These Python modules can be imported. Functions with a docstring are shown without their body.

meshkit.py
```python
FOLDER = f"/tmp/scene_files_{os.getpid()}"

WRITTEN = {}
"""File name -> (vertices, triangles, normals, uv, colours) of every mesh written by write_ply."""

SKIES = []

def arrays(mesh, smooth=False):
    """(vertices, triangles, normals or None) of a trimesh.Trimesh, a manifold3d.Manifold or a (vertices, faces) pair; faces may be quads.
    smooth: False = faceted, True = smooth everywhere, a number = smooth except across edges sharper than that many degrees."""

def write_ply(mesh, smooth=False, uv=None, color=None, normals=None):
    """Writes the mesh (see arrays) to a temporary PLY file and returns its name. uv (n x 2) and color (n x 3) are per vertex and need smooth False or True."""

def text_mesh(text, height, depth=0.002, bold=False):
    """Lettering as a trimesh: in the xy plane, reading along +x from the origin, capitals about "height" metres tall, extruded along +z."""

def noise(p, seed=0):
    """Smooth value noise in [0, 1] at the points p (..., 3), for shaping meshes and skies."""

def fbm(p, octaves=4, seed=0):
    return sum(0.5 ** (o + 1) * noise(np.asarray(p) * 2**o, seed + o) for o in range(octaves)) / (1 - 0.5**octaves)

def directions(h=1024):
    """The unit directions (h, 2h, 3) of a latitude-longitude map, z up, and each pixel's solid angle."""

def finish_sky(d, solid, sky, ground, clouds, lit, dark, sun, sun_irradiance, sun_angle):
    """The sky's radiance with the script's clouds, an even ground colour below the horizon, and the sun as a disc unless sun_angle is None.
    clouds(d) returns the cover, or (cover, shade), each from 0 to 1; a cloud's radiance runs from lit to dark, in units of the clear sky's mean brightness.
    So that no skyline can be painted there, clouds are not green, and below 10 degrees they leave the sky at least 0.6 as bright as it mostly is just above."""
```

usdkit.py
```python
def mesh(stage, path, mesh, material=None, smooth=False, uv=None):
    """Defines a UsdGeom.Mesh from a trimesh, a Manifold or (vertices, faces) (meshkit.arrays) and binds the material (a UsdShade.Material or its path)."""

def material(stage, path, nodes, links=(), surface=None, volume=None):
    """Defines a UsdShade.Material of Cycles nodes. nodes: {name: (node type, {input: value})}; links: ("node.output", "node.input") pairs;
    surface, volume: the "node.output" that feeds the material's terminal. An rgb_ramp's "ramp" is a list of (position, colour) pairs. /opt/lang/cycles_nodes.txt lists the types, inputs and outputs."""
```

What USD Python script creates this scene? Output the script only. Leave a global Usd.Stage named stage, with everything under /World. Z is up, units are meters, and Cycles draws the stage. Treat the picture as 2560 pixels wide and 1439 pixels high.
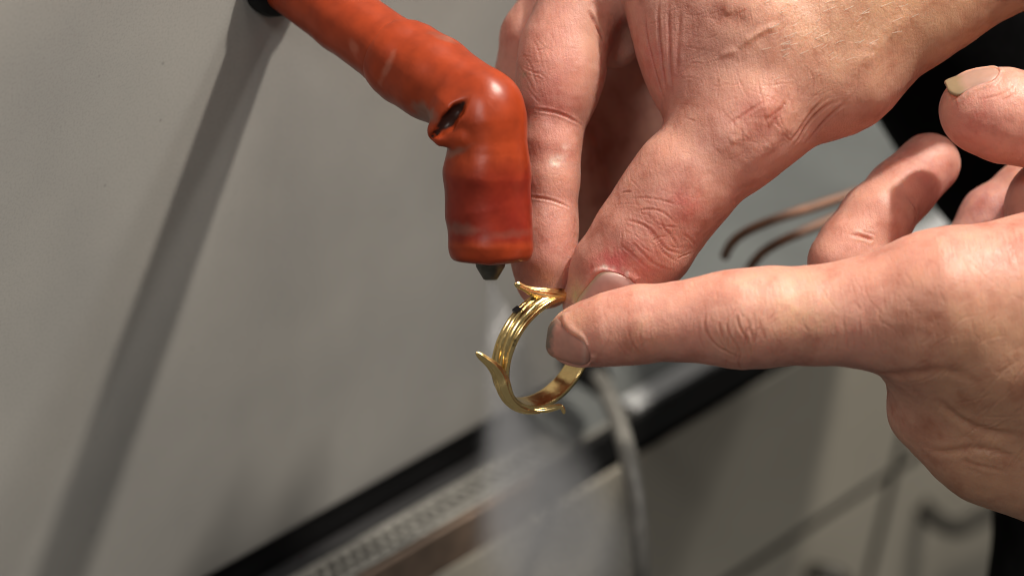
import math, numpy as np, trimesh, usdkit, meshkit
from pxr import Usd, UsdGeom, UsdLux, UsdShade, Gf, Sdf, Vt
from scipy.spatial import cKDTree
from scipy.interpolate import LinearNDInterpolator
import shapely
from shapely.geometry import Polygon, Point, box as sbox

stage = Usd.Stage.CreateInMemory()
UsdGeom.SetStageUpAxis(stage, UsdGeom.Tokens.z); UsdGeom.SetStageMetersPerUnit(stage, 1.0)
UsdGeom.Xform.Define(stage, '/World'); UsdGeom.Scope.Define(stage, '/World/Looks')
rng = np.random.default_rng(7)

# ------------------------------------------------------------------ camera
S = 12500.0; D = .2048/.36                     # pixels (of 2560) per metre at the focus distance
TH, PH, RO = map(math.radians, (35, 51, 8))    # pitch down, azimuth against the bench, roll
EX, NY, UZ = np.array([1., 0, 0]), np.array([0, -1., 0]), np.array([0, 0, 1.])
_r = math.cos(PH)*EX + math.sin(PH)*NY
_f = math.sin(PH)*EX - math.cos(PH)*NY
VD = _f*math.cos(TH) - UZ*math.sin(TH)
_u = np.cross(_r, VD)
CR = math.cos(RO)*_r + math.sin(RO)*_u
CU = -math.sin(RO)*_r + math.cos(RO)*_u
ZB = 0.90                                       # height of the bench top
def ray(px, py): return VD + CR*(px-1280)/S/D + CU*(719.5-py)/S/D
_m = ray(697, -72)*(D+.020)
CAM = np.array([-_m[0], -_m[1], 0.])
_t = -CAM[1]/ray(1000, 1180)[1]
CAM[2] = ZB + .0 - ray(1000, 1180)[2]*_t        # lower edge of the machine front stands at bench height
BASIS = np.stack([CR, -CU, VD])                 # rows: right, down, away
def hit(px, py, ax, val):
    q = ray(px, py); return CAM + q*((val-CAM[ax])/q[ax])
def P(px, py, dz=0.): return CAM + ray(px, py)*(D+dz/1000)
def Q(px, py, dz=0.):                           # camera space millimetres (right, down, away from the focus plane)
    k = (D+dz/1000)/D
    return np.array([(px-1280)/12.5*k, (py-719.5)/12.5*k, dz])
def mm2w(v): v = np.asarray(v, float)/1000; return CAM + (v+[0, 0, D])@BASIS
def w2px(v):
    c = (np.asarray(v)-CAM)@BASIS.T
    return np.stack([1280+c[:, 0]/c[:, 2]*D*S, 719.5+c[:, 1]/c[:, 2]*D*S, (c[:, 2]-D)*1000], 1)

cam = UsdGeom.Camera.Define(stage, '/World/camera')
M = np.eye(4); M[0, :3] = CR; M[1, :3] = CU; M[2, :3] = -VD; M[3, :3] = CAM
cam.AddTransformOp().Set(Gf.Matrix4d(*M.ravel().tolist()))
cam.CreateHorizontalApertureAttr(36.0); cam.CreateVerticalApertureAttr(36.0*575/1024)
cam.CreateFocalLengthAttr(100.0); cam.CreateFocusDistanceAttr(D-.006); cam.CreateFStopAttr(8.6)
cam.CreateClippingRangeAttr(Gf.Vec2f(.01, 100)); cam.CreateExposureAttr(0.3)

# ------------------------------------------------------------------ light: workshop lamps, added fill lamps and a dim room
dome = UsdLux.DomeLight.Define(stage, '/World/room_light')
dm = usdkit.material(stage, '/World/Looks/room_air', {
    'b': ('background_shader', {'color': (1.0, .95, .86), 'strength': .095})}, [], surface='b.background')
UsdShade.MaterialBindingAPI.Apply(dome.GetPrim()).Bind(dm)
LDIR = np.array([.36, -.15, 1.]); LDIR /= np.linalg.norm(LDIR)
TGT = P(1370, 700, 0)
def lamp(name, pos, radius, power, col):
    l = UsdLux.SphereLight.Define(stage, '/World/'+name)
    l.AddTranslateOp().Set(Gf.Vec3d(*map(float, pos)))
    l.CreateRadiusAttr(radius); l.CreateIntensityAttr(power); l.CreateColorAttr(Gf.Vec3f(*col)); l.CreateNormalizeAttr(True)
    return l
KEYC = (1.0, .91, .79)
lamp('bench_lamp', TGT+LDIR*.75, .018, 8.8, KEYC)
lamp('spot_lamp', TGT+np.array([-.12, -.22, .72]), .012, .22, KEYC)
lamp('spot_lamp_001', TGT+np.array([-.05, -.26, .74]), .012, .22, KEYC)
lamp('spot_lamp_002', TGT+np.array([.03, -.30, .74]), .012, .22, KEYC)

def strip(name, c, w, h, power, col, yaw=0.):
    l = UsdLux.RectLight.Define(stage, '/World/'+name)
    l.AddTranslateOp().Set(Gf.Vec3d(*map(float, c))); l.AddRotateZOp().Set(yaw)
    l.CreateWidthAttr(w); l.CreateHeightAttr(h); l.CreateIntensityAttr(power); l.CreateColorAttr(Gf.Vec3f(*col)); l.CreateNormalizeAttr(True)
strip('added_fill_lamp', TGT+np.array([-.85, -.16, .95]), .28, .28, 1.9, (1., .95, .90), 0)  # lamp added out of view to light the steam
strip('added_fill_lamp_001', TGT+np.array([.8, -.3, 1.5]), .12, 1.2, 4.6, (1., .95, .88), 10)  # added overhead strip, for fill and highlights on the gold

# ------------------------------------------------------------------ helpers
names = {}
def numbered(path):
    k = names.get(path, 0); names[path] = k+1
    return path if k == 0 else f'{path}_{k:03d}'
def tag(o, label=None, cat=None, group=None, kind=None):
    p = o.GetPrim() if hasattr(o, 'GetPrim') else o
    for k, v in (('label', label), ('category', cat), ('group', group), ('kind', kind)):
        if v: p.SetCustomDataByKey(k, v)
    return o
LOC = {}
def thing(name, loc, label, cat, group=None):
    path = numbered('/World/'+name)
    x = UsdGeom.Xform.Define(stage, path); x.AddTranslateOp().Set(Gf.Vec3d(*map(float, loc)))
    LOC[path] = np.array(loc, float)
    return tag(x, label, cat, group)
def obj(name, mesh, mat, parent=None, smooth=30, col=None, mask=None, label=None):
    base = str(parent.GetPath()) if parent is not None else '/World'
    path = numbered(base+'/'+name)
    root = '/'.join(path.split('/')[:3]); off = LOC.get(root, np.zeros(3))
    if hasattr(mesh, 'to_mesh'):
        m = mesh.to_mesh(); mesh = trimesh.Trimesh(m.vert_properties[:, :3], m.tri_verts, process=False)
    if isinstance(mesh, (tuple, list)):
        v, f = np.asarray(mesh[0], float), np.asarray(mesh[1])
    else: v, f = np.array(mesh.vertices), np.array(mesh.faces)
    o = usdkit.mesh(stage, path, (v-off, f), mat, smooth=smooth)
    for nm, a in (('col', col),):
        if a is not None:
            UsdGeom.PrimvarsAPI(o).CreatePrimvar(nm, Sdf.ValueTypeNames.Color3fArray, 'vertex').Set(Vt.Vec3fArray.FromNumpy(a.astype(np.float32)))
    if label: tag(o, label)
    return o
def rbox(x0, x1, y0, y1, z0, z1, r=.0006):
    import manifold3d as m3
    s = [m3.Manifold.sphere(r, 12).translate([x, y, z]) for x in (x0+r, x1-r) for y in (y0+r, y1-r) for z in (z0+r, z1-r)]
    m = m3.Manifold.batch_hull(s).to_mesh()
    return trimesh.Trimesh(m.vert_properties[:, :3], m.tri_verts, process=False)
def tube(pts, rad, sides=20, flat=None, caps=True):
    p = np.asarray(pts, float); rad = np.broadcast_to(rad, (len(p),))
    t = np.gradient(p, axis=0); t /= np.linalg.norm(t, axis=1, keepdims=True)
    a = np.cross(t[0], [.31, .22, .93]); a /= np.linalg.norm(a); A = []
    for k in range(len(p)):
        a = a-t[k]*(a@t[k]); a /= np.linalg.norm(a); A.append(a)
    A = np.array(A); B = np.cross(t, A)
    ang = np.arange(sides)*2*np.pi/sides
    v = (p[:, None]+rad[:, None, None]*(np.cos(ang)[None, :, None]*A[:, None]+np.sin(ang)[None, :, None]*B[:, None])).reshape(-1, 3)
    F = []
    for i in range(len(p)-1):
        for j in range(sides):
            a0, b0 = i*sides+j, i*sides+(j+1) % sides
            F += [[a0, b0, b0+sides], [a0, b0+sides, a0+sides]]
    n = len(v); v = np.vstack([v, p[:1], p[-1:]])
    for j in range(sides):
        F.append([n, (j+1) % sides, j]); F.append([n+1, n-sides+j, n-sides+(j+1) % sides])
    return trimesh.Trimesh(v, F, process=False)
def spline(pts, n=60):
    from scipy.interpolate import CubicSpline
    p = np.asarray(pts, float); t = np.r_[0, np.cumsum(np.linalg.norm(np.diff(p[:, :3], axis=0), axis=1))]
    return CubicSpline(t, p)(np.linspace(0, t[-1], n))

# --- signed distance modelling in camera-space millimetres
def smin(a, b, k):
    h = np.maximum(k-np.abs(a-b), 0)/k
    return np.minimum(a, b)-h*h*k*.25
class Field:
    def __init__(s, lo, hi, h):
        s.lo, s.h = np.array(lo, float), h
        s.n = np.ceil((np.array(hi)-s.lo)/h).astype(int)+1
        s.ax = [s.lo[i]+h*np.arange(s.n[i]) for i in range(3)]
        s.new()
    def new(s): s.d = np.full(s.n, 12., np.float32); return s.d
    def bone(s, p0, r0, p1, r1, k=3., cut=False, squash=None):
        mlo = np.minimum(p0-r0, p1-r1)-11; mhi = np.maximum(p0+r0, p1+r1)+11
        i0 = np.clip(np.floor((mlo-s.lo)/s.h).astype(int), 0, s.n); i1 = np.clip(np.ceil((mhi-s.lo)/s.h).astype(int)+1, 0, s.n)
        if np.any(i1 <= i0): return
        X, Y, Z = (s.ax[i][i0[i]:i1[i]].astype(np.float32) for i in range(3))
        ab = p1-p0; L = ab@ab+1e-9
        x = X[:, None, None]-np.float32(p0[0]); y = Y[None, :, None]-np.float32(p0[1]); z = Z[None, None, :]-np.float32(p0[2])
        t = np.clip((x*np.float32(ab[0])+y*np.float32(ab[1])+z*np.float32(ab[2]))/np.float32(L), 0, 1)
        d = np.sqrt((x-t*np.float32(ab[0]))**2+(y-t*np.float32(ab[1]))**2+(z-t*np.float32(ab[2]))**2)-(np.float32(r0)+t*np.float32(r1-r0))
        sl = tuple(slice(i0[i], i1[i]) for i in range(3))
        s.d[sl] = -smin(-s.d[sl], d, k) if cut else smin(s.d[sl], d, k)
    def chain(s, nodes, k=3., cut=False):
        q = [(Q(*n[:3]), n[3]/12.5*(D+n[2]/1000)/D) for n in nodes]
        if len(q) == 1: q = q*2
        for (a, ra), (b, rb) in zip(q[:-1], q[1:]): s.bone(a, ra, b, rb, k, cut)
    def mesh(s, d=None):
        d = s.d if d is None else d
        n = np.array(d.shape); ins = d < 0
        c = np.zeros(n-1, np.int8)
        for i in np.ndindex(2, 2, 2): c += ins[i[0]:n[0]-1+i[0], i[1]:n[1]-1+i[1], i[2]:n[2]-1+i[2]]
        cells = np.argwhere((c > 0) & (c < 8)); idx = np.full(n-1, -1, np.int64)
        idx[tuple(cells.T)] = np.arange(len(cells))
        acc = np.zeros((len(cells), 3)); cnt = np.zeros(len(cells))
        cor = {i: d[cells[:, 0]+i[0], cells[:, 1]+i[1], cells[:, 2]+i[2]] for i in np.ndindex(2, 2, 2)}
        for ax in range(3):
            for i in np.ndindex(2, 2, 2):
                if i[ax]: continue
                j = list(i); j[ax] = 1; j = tuple(j)
                a, b = cor[i], cor[j]; m = (a < 0) != (b < 0)
                t = a[m]/(a[m]-b[m]); p = np.tile(np.array(i, float), (m.sum(), 1)); p[:, ax] = t
                acc[m] += p; cnt[m] += 1
        v = s.lo+s.h*(cells+acc/cnt[:, None])
        F = []
        for ax in range(3):
            b, cx = [(1, 2), (2, 0), (0, 1)][ax]
            sl0 = [slice(1, n[i]-1) for i in range(3)]; sl1 = list(sl0); sl0[ax] = slice(0, n[ax]-1); sl1[ax] = slice(1, n[ax])
            A, B = ins[tuple(sl0)], ins[tuple(sl1)]
            for sign in (0, 1):
                e = np.argwhere((A & ~B) if sign == 0 else (~A & B))
                if not len(e): continue
                off = np.array([1, 1, 1]); off[ax] = 0; e = e+off
                def at(db, dc):
                    q = e.copy(); q[:, b] -= db; q[:, cx] -= dc; return idx[q[:, 0], q[:, 1], q[:, 2]]
                quad = [at(1, 1), at(0, 1), at(0, 0), at(1, 0)]
                if sign: quad = quad[::-1]
                F += [np.stack([quad[0], quad[1], quad[2]], 1), np.stack([quad[0], quad[2], quad[3]], 1)]
        return v, np.vstack(F)
def smooth_mesh(v, f, it=6):
    m = trimesh.Trimesh(v, f, process=False)
    import scipy.sparse as sp
    e = m.edges_unique; n = len(v)
    A = sp.coo_matrix((np.ones(2*len(e)), (np.r_[e[:, 0], e[:, 1]], np.r_[e[:, 1], e[:, 0]])), (n, n)).tocsr()
    A = sp.diags(1/np.maximum(np.asarray(A.sum(1)).ravel(), 1))@A
    for _ in range(it):
        v = v+.5*(A@v-v); v = v-.53*(A@v-v)
    return v
def vnormals(v, f):
    n = np.zeros_like(v); fn = np.cross(v[f[:, 1]]-v[f[:, 0]], v[f[:, 2]]-v[f[:, 0]])
    for k in range(3):
        for a in range(3): n[:, a] += np.bincount(f[:, k], fn[:, a], len(v))
    return n/np.maximum(np.linalg.norm(n, axis=1, keepdims=True), 1e-12)

# ------------------------------------------------------------------ materials
def mat(name, nodes, links, surface='p.BSDF', volume=None):
    return usdkit.material(stage, '/World/Looks/'+name, nodes, links, surface=surface, volume=volume)
def plain(name, c, rough=.5, metal=0., var=.15, scale=60., bump=0., bscale=400., **kw):
    c = np.array(c, float)
    nodes = {'g': ('geometry', {}), 'n': ('noise_texture', {'scale': scale, 'detail': 5}),
             'r': ('rgb_ramp', {'ramp': [(.3, c*(1-var)), (.7, c*(1+var))]}),
             'p': ('principled_bsdf', {'roughness': rough, 'metallic': metal, **kw})}
    links = [('g.position', 'n.vector'), ('n.fac', 'r.fac'), ('r.color', 'p.base_color')]
    if bump:
        nodes['n2'] = ('noise_texture', {'scale': bscale, 'detail': 6}); nodes['b'] = ('bump', {'strength': 1., 'distance': bump})
        links += [('g.position', 'n2.vector'), ('n2.fac', 'b.height'), ('b.normal', 'p.normal')]
    return mat(name, nodes, links)

m_panel = mat('grey_painted_steel', {
    'g': ('geometry', {}), 'n': ('noise_texture', {'scale': 1800., 'detail': 2}), 'n1': ('noise_texture', {'scale': 22., 'detail': 5}),
    'r': ('rgb_ramp', {'ramp': [(.30, (.375, .370, .355)), (.5, (.415, .409, .392)), (.7, (.43, .424, .406))]}),
    'r1': ('rgb_ramp', {'ramp': [(.3, (.84, .84, .845)), (.7, (1.04, 1.03, 1.01))]}),
    'x': ('mix_color', {'blend_type': 'multiply', 'fac': 1.}),
    'vo': ('voronoi_texture', {'scale': 130.}), 'vt': ('map_range', {'from_min': .035, 'from_max': .07, 'to_min': .78, 'to_max': 1., 'clamp': True}), 'x2': ('mix_color', {'blend_type': 'multiply', 'fac': 1.}),
    'b': ('bump', {'strength': .12, 'distance': .0001}),
    'p': ('principled_bsdf', {'roughness': .55, 'specular_ior_level': .35})},
    [('g.position', 'n.vector'), ('g.position', 'n1.vector'), ('n.fac', 'r.fac'), ('n1.fac', 'r1.fac'), ('r.color', 'x.a'), ('r1.color', 'x.b'),
     ('g.position', 'vo.vector'), ('vo.distance', 'vt.value'), ('x.result', 'x2.a'), ('vt.result', 'x2.b'), ('x2.result', 'p.base_color'), ('n.fac', 'b.height'), ('b.normal', 'p.normal')])
m_bench = plain('grey_green_laminate', (.10, .108, .107), .38, var=.12, scale=45, bump=.0001)
m_black = plain('black_rubber_edge', (.007, .007, .0075), .6, var=.3, specular_ior_level=.2)
m_blackgloss = plain('black_plastic', (.008, .008, .009), .5, var=.3)
m_trim = plain('pale_edge_trim', (.34, .35, .36), .6, var=.1)
m_wood = plain('brown_wood_edge', (.16, .11, .078), .6, var=.3, scale=130)
m_cab = plain('beige_grey_cabinet_paint', (.44, .41, .345), .5, var=.06, scale=30)
m_gap = plain('dark_handle_metal', (.03, .028, .023), .5)
m_dark = plain('gap_shade_black', (.006, .006, .005), .8, specular_ior_level=.1)
m_steel = plain('perforated_steel', (.27, .265, .245), .5, metal=1., var=.25, scale=300, bump=.0002)
m_cable = plain('grey_cable_rubber', (.14, .136, .124), .45, var=.25, scale=200)
m_cloth = mat('black_cloth', {'g': ('geometry', {}), 'n': ('noise_texture', {'scale': 500.}), 'r': ('rgb_ramp', {'ramp': [(.3, (.0022, .0022, .0024)), (.7, (.004, .004, .0045))]}),
    'p': ('principled_bsdf', {'roughness': .95, 'specular_ior_level': .05})}, [('g.position', 'n.vector'), ('n.fac', 'r.fac'), ('r.color', 'p.base_color')])
m_tip = plain('dark_brass_nozzle', (.10, .095, .08), .4, metal=.7, var=.3, scale=300)
m_rubber = mat('orange_rubber', {
    'c': ('attribute', {'attribute': 'col'}), 'g': ('geometry', {}), 'n': ('noise_texture', {'scale': 260., 'detail': 6}),
    'r': ('rgb_ramp', {'ramp': [(.3, (.80, .74, .72)), (.65, (1.08, 1.05, 1.05))]}),
    'x': ('mix_color', {'blend_type': 'multiply', 'fac': 1., 'use_clamp': False}),
    'n2': ('noise_texture', {'scale': 700., 'detail': 5}), 'b': ('bump', {'strength': .3, 'distance': .00008}),
    'p': ('principled_bsdf', {'roughness': .36, 'specular_ior_level': .3})},
    [('g.position', 'n.vector'), ('n.fac', 'r.fac'), ('c.color', 'x.a'), ('r.color', 'x.b'), ('x.result', 'p.base_color'), ('g.position', 'n2.vector'), ('n2.fac', 'b.height'), ('b.normal', 'p.normal')])
m_gold = mat('worn_gold', {
    'c': ('attribute', {'attribute': 'col'}), 'g': ('geometry', {}), 'n': ('noise_texture', {'scale': 900., 'detail': 6}),
    'r': ('map_range', {'from_min': .3, 'from_max': .75, 'to_min': .12, 'to_max': .26}),
    'b': ('bump', {'strength': .15, 'distance': .00005}), 'n2': ('noise_texture', {'scale': 1500., 'detail': 4}),
    'p': ('principled_bsdf', {'metallic': 1.})},
    [('g.position', 'n.vector'), ('n.fac', 'r.value'), ('r.result', 'p.roughness'), ('c.color', 'p.base_color'), ('g.position', 'n2.vector'), ('n2.fac', 'b.height'), ('b.normal', 'p.normal')])
m_stone = plain('black_stone', (.008, .008, .009), .2)
m_skin = mat('skin', {
    'c': ('attribute', {'attribute': 'col'}), 'g': ('geometry', {}),
    'n': ('noise_texture', {'scale': 170., 'detail': 5, 'roughness': .6}),
    'r': ('rgb_ramp', {'ramp': [(.28, (.78, .64, .60)), (.5, (1., 1., 1.)), (.74, (1.10, 1.15, 1.10))]}),
    'x': ('mix_color', {'blend_type': 'multiply', 'fac': 1., 'use_clamp': False}),
    'v': ('voronoi_texture', {'feature': 'distance_to_edge', 'scale': 1500.}),
    'n2': ('noise_texture', {'scale': 1000., 'detail': 4, 'roughness': .6}),
    'dx': ('vector_math', {'math_type': 'dot_product', 'vector2': tuple(CR*1500+CU*180)}), 'dy': ('vector_math', {'math_type': 'dot_product', 'vector2': tuple(CU*260)}), 'dz': ('vector_math', {'math_type': 'dot_product', 'vector2': tuple(VD*260)}),
    'cv': ('combine_xyz', {}), 'n3': ('noise_texture', {'scale': 1., 'detail': 3, 'roughness': .55, 'distortion': .4}),
    'vm': ('map_range', {'from_min': 0., 'from_max': .16, 'to_min': 0., 'to_max': .22, 'clamp': True}),
    'n3m': ('math', {'math_type': 'multiply', 'value2': 1.1}),
    'ad': ('math', {'math_type': 'add'}), 'ad2': ('math', {'math_type': 'add'}),
    'b': ('bump', {'strength': .6, 'distance': .00016}),
    'rr': ('map_range', {'from_min': .3, 'from_max': .7, 'to_min': .40, 'to_max': .58}),
    'p': ('principled_bsdf', {'subsurface_weight': .4, 'subsurface_radius': (1., .35, .18), 'subsurface_scale': .0018, 'specular_ior_level': .46})},
    [('g.position', 'n.vector'), ('n.fac', 'r.fac'), ('c.color', 'x.a'), ('r.color', 'x.b'), ('x.result', 'p.base_color'),
     ('g.position', 'v.vector'), ('g.position', 'n2.vector'), ('v.distance', 'vm.value'), ('vm.result', 'ad.value1'), ('n2.fac', 'ad.value2'),
     ('g.position', 'dx.vector1'), ('g.position', 'dy.vector1'), ('g.position', 'dz.vector1'), ('dx.value', 'cv.x'), ('dy.value', 'cv.y'), ('dz.value', 'cv.z'), ('cv.vector', 'n3.vector'),
     ('n3.fac', 'n3m.value1'), ('n3m.value', 'ad2.value1'), ('ad.value', 'ad2.value2'), ('ad2.value', 'b.height'), ('b.normal', 'p.normal'),
     ('n2.fac', 'rr.value'), ('rr.result', 'p.roughness')])
m_nail = mat('fingernail', {
    'c': ('attribute', {'attribute': 'col'}), 'g': ('geometry', {}), 'n': ('noise_texture', {'scale': 700., 'detail': 4}), 'b': ('bump', {'strength': .3, 'distance': .0001}),
    'p': ('principled_bsdf', {'roughness': .42, 'specular_ior_level': .3, 'subsurface_weight': .2, 'subsurface_radius': (1., .4, .25), 'subsurface_scale': .0012})},
    [('c.color', 'p.base_color'), ('g.position', 'n.vector'), ('n.fac', 'b.height'), ('b.normal', 'p.normal')])
m_hair = plain('fair_hair', (.75, .68, .58), .4)

# ------------------------------------------------------------------ workbench
YF = -.0205                                           # plane of the bench front
XE = hit(1335, 1165, 2, ZB)[0]                        # where the brown edge strip ends and the black one begins
wb = thing('workbench', (.15, .3, ZB-.75), 'workbench with grey top, black front edge and beige cabinet drawers', 'workbench')
XT = hit(1478, 960, 2, ZB)[0]                         # right end of the tray recess
obj('bench_top', rbox(XT+.001, .95, YF+.0062, .62, ZB-.011, ZB, .0008), m_bench, wb)
obj('edge_trim', rbox(XT+.001, .95, YF, YF+.006, ZB-.011, ZB+.0003, .0006), m_trim, wb, label='pale trim along the front of the bench top')
obj('bench_top', rbox(-.6, XT, .002, .62, ZB-.040, ZB-.012, .0008), m_bench, wb)
EDGE_H = .0125
obj('front_edge', rbox(XE, .95, YF-.0016, YF-.0002, ZB-EDGE_H, ZB-.0012, .0005), m_black, wb, label='black rubber strip along the bench edge')
obj('front_edge', rbox(-.6, XE-.0005, YF-.0016, YF-.0002, ZB-EDGE_H-.003, ZB-.0012, .0005), m_wood, wb, label='brown worn wooden strip along the bench edge')
# cabinet below: drawer fronts; gap shade is the near-black body, set almost flush
YC = YF-.0008
g0 = hit(1850, 1400, 1, YC); g1 = hit(2330, 1130, 1, YC); zg = (g0[2]+g1[2])/2
xv = hit(2240, 1120, 1, YC)[0]; xv2 = hit(2170, 1439, 1, YC)[0]; xv = (xv+xv2)/2
xr = hit(2500, 1390, 1, YC)[0]
obj('cabinet_body', rbox(-.6, .9, YC-.0007, .6, ZB-.75, ZB-.042, .001), m_dark, wb)
def front(x0, x1, z0, z1): return obj('drawer_front', rbox(x0, x1, YC-.0008, YC+.0002, z0, z1, .0004), m_cab, wb)
front(-.6, xv-.0021, zg+.0018, ZB-EDGE_H-.0036); front(xv+.0021, .9, zg+.0018, ZB-EDGE_H-.0036)
front(-.6, xv-.0021, ZB-.45, zg-.0018); front(xv+.0021, .9, ZB-.45, zg-.0018)
def bow_handle(pts, r=.0031):
    return obj('handle', tube(spline(pts, 50), r, 14), m_gap, wb)
def H(px, py, out): q = hit(px, py, 1, YC-out); return q
bow_handle([hit(2300, 1255, 1, YC), H(2330, 1290, .004), H(2385, 1318, .009), H(2440, 1295, .009), H(2510, 1262, .009), H(2600, 1205, .009), H(2660, 1160, .004), hit(2670, 1130, 1, YC)])
bow_handle([hit(2020, 1420, 1, YC), H(2045, 1430, .004), H(2085, 1440, .009), H(2200, 1400, .009), H(2360, 1310, .009)][:3]+[H(2110, 1470, .009), H(2140, 1530, .004), hit(2150, 1560, 1, YC)])

# ------------------------------------------------------------------ drip tray in front of the machine
tr = thing('drip_tray', (.04, -.01, ZB-.012), 'black drip tray with perforated steel grille below the grey machine front', 'drip tray')
obj('tray_pan', rbox(-.30, XT-.0006, YF+.0003, -.0002, ZB-.012, ZB-.0085, .0005), m_blackgloss, tr)
obj('tray_rim', rbox(-.30, XT-.0006, -.0088, -.0076, ZB-.0083, ZB-.0035, .0003), m_blackgloss, tr)
obj('tray_rim', rbox(-.30, XT-.0006, YF+.0003, YF+.0022, ZB-.0083, ZB-.0004, .0005), m_steel, tr, label='bright worn front lip of the tray')
gx0, gx1, gy0, gy1 = -.06, XT-.022, YF+.0027, -.0092
plate = sbox(gx0, gy0, gx1, gy1); holes = []
step = .0037; k = 0; y = gy0+.0021
while y < gy1-.0018:
    x = gx0+.0015+(step/2 if k % 2 else 0)
    while x < gx1-.0022: holes.append(Point(x, y).buffer(.00122, 6)); x += step
    y += step*.866; k += 1
plate = plate.difference(shapely.union_all(holes))
pm = trimesh.creation.extrude_polygon(plate, .0008, engine='earcut'); pm.apply_translation([0, 0, ZB-.0042])
obj('grille', pm, m_steel, tr)
obj('end_plate', rbox(gx1+.0005, XT-.001, gy0, -.0012, ZB-.0083, ZB-.0014, .0006), m_bench, tr, label='wet grey end of the tray')

# ------------------------------------------------------------------ steam machine with orange nozzle
B0 = mm2w(Q(697, -72, 20)); B0[1] = 0
XP = hit(1495, 900, 1, 0.)[0]
sm = thing('steam_machine', (0, .1, ZB), 'grey painted steam machine with orange rubber nozzle sticking out of its front', 'steam cleaner')
obj('front_panel', rbox(-.35, XP, .0, .004, ZB+.0004, ZB+.30, .0015), m_panel, sm)
obj('housing', rbox(-.348, XP-.002, .0045, .20, ZB+.0015, ZB+.298, .0015), m_panel, sm)
obj('base_rail', rbox(-.345, XP-.003, .0015, .006, ZB-.0115, ZB-.0002, .0004), m_blackgloss, sm)
fl = trimesh.creation.revolve(np.array([[.0062, .0], [.0096, .0], [.0096, .0018], [.0088, .0032], [.0075, .0038], [.0062, .0038]]), sections=48)
fl.apply_transform(trimesh.geometry.align_vectors([0, 0, 1], [0, -1, 0])); fl.apply_translation(B0+[0, -.0002, 0])
obj('grommet', fl, m_black, sm)
F = Field(Q(560, -260, -30), Q(1360, 720, 34), .42)
pipe_nodes = [(560, -165, 30, 80), (697, -72, 20, 83), (860, 46, 9, 87), (985, 136, 1, 90)]
F.chain(pipe_nodes, 1.); F.chain([(985, 136, 1, 90), (1150, 252, -10, 80)], 1.)
v, f = F.mesh(); v = smooth_mesh(v, f, 4)
OR, RED, WORN = np.array([.27, .036, .009]), np.array([.165, .013, .007]), np.array([.16, .15, .12])
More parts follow.
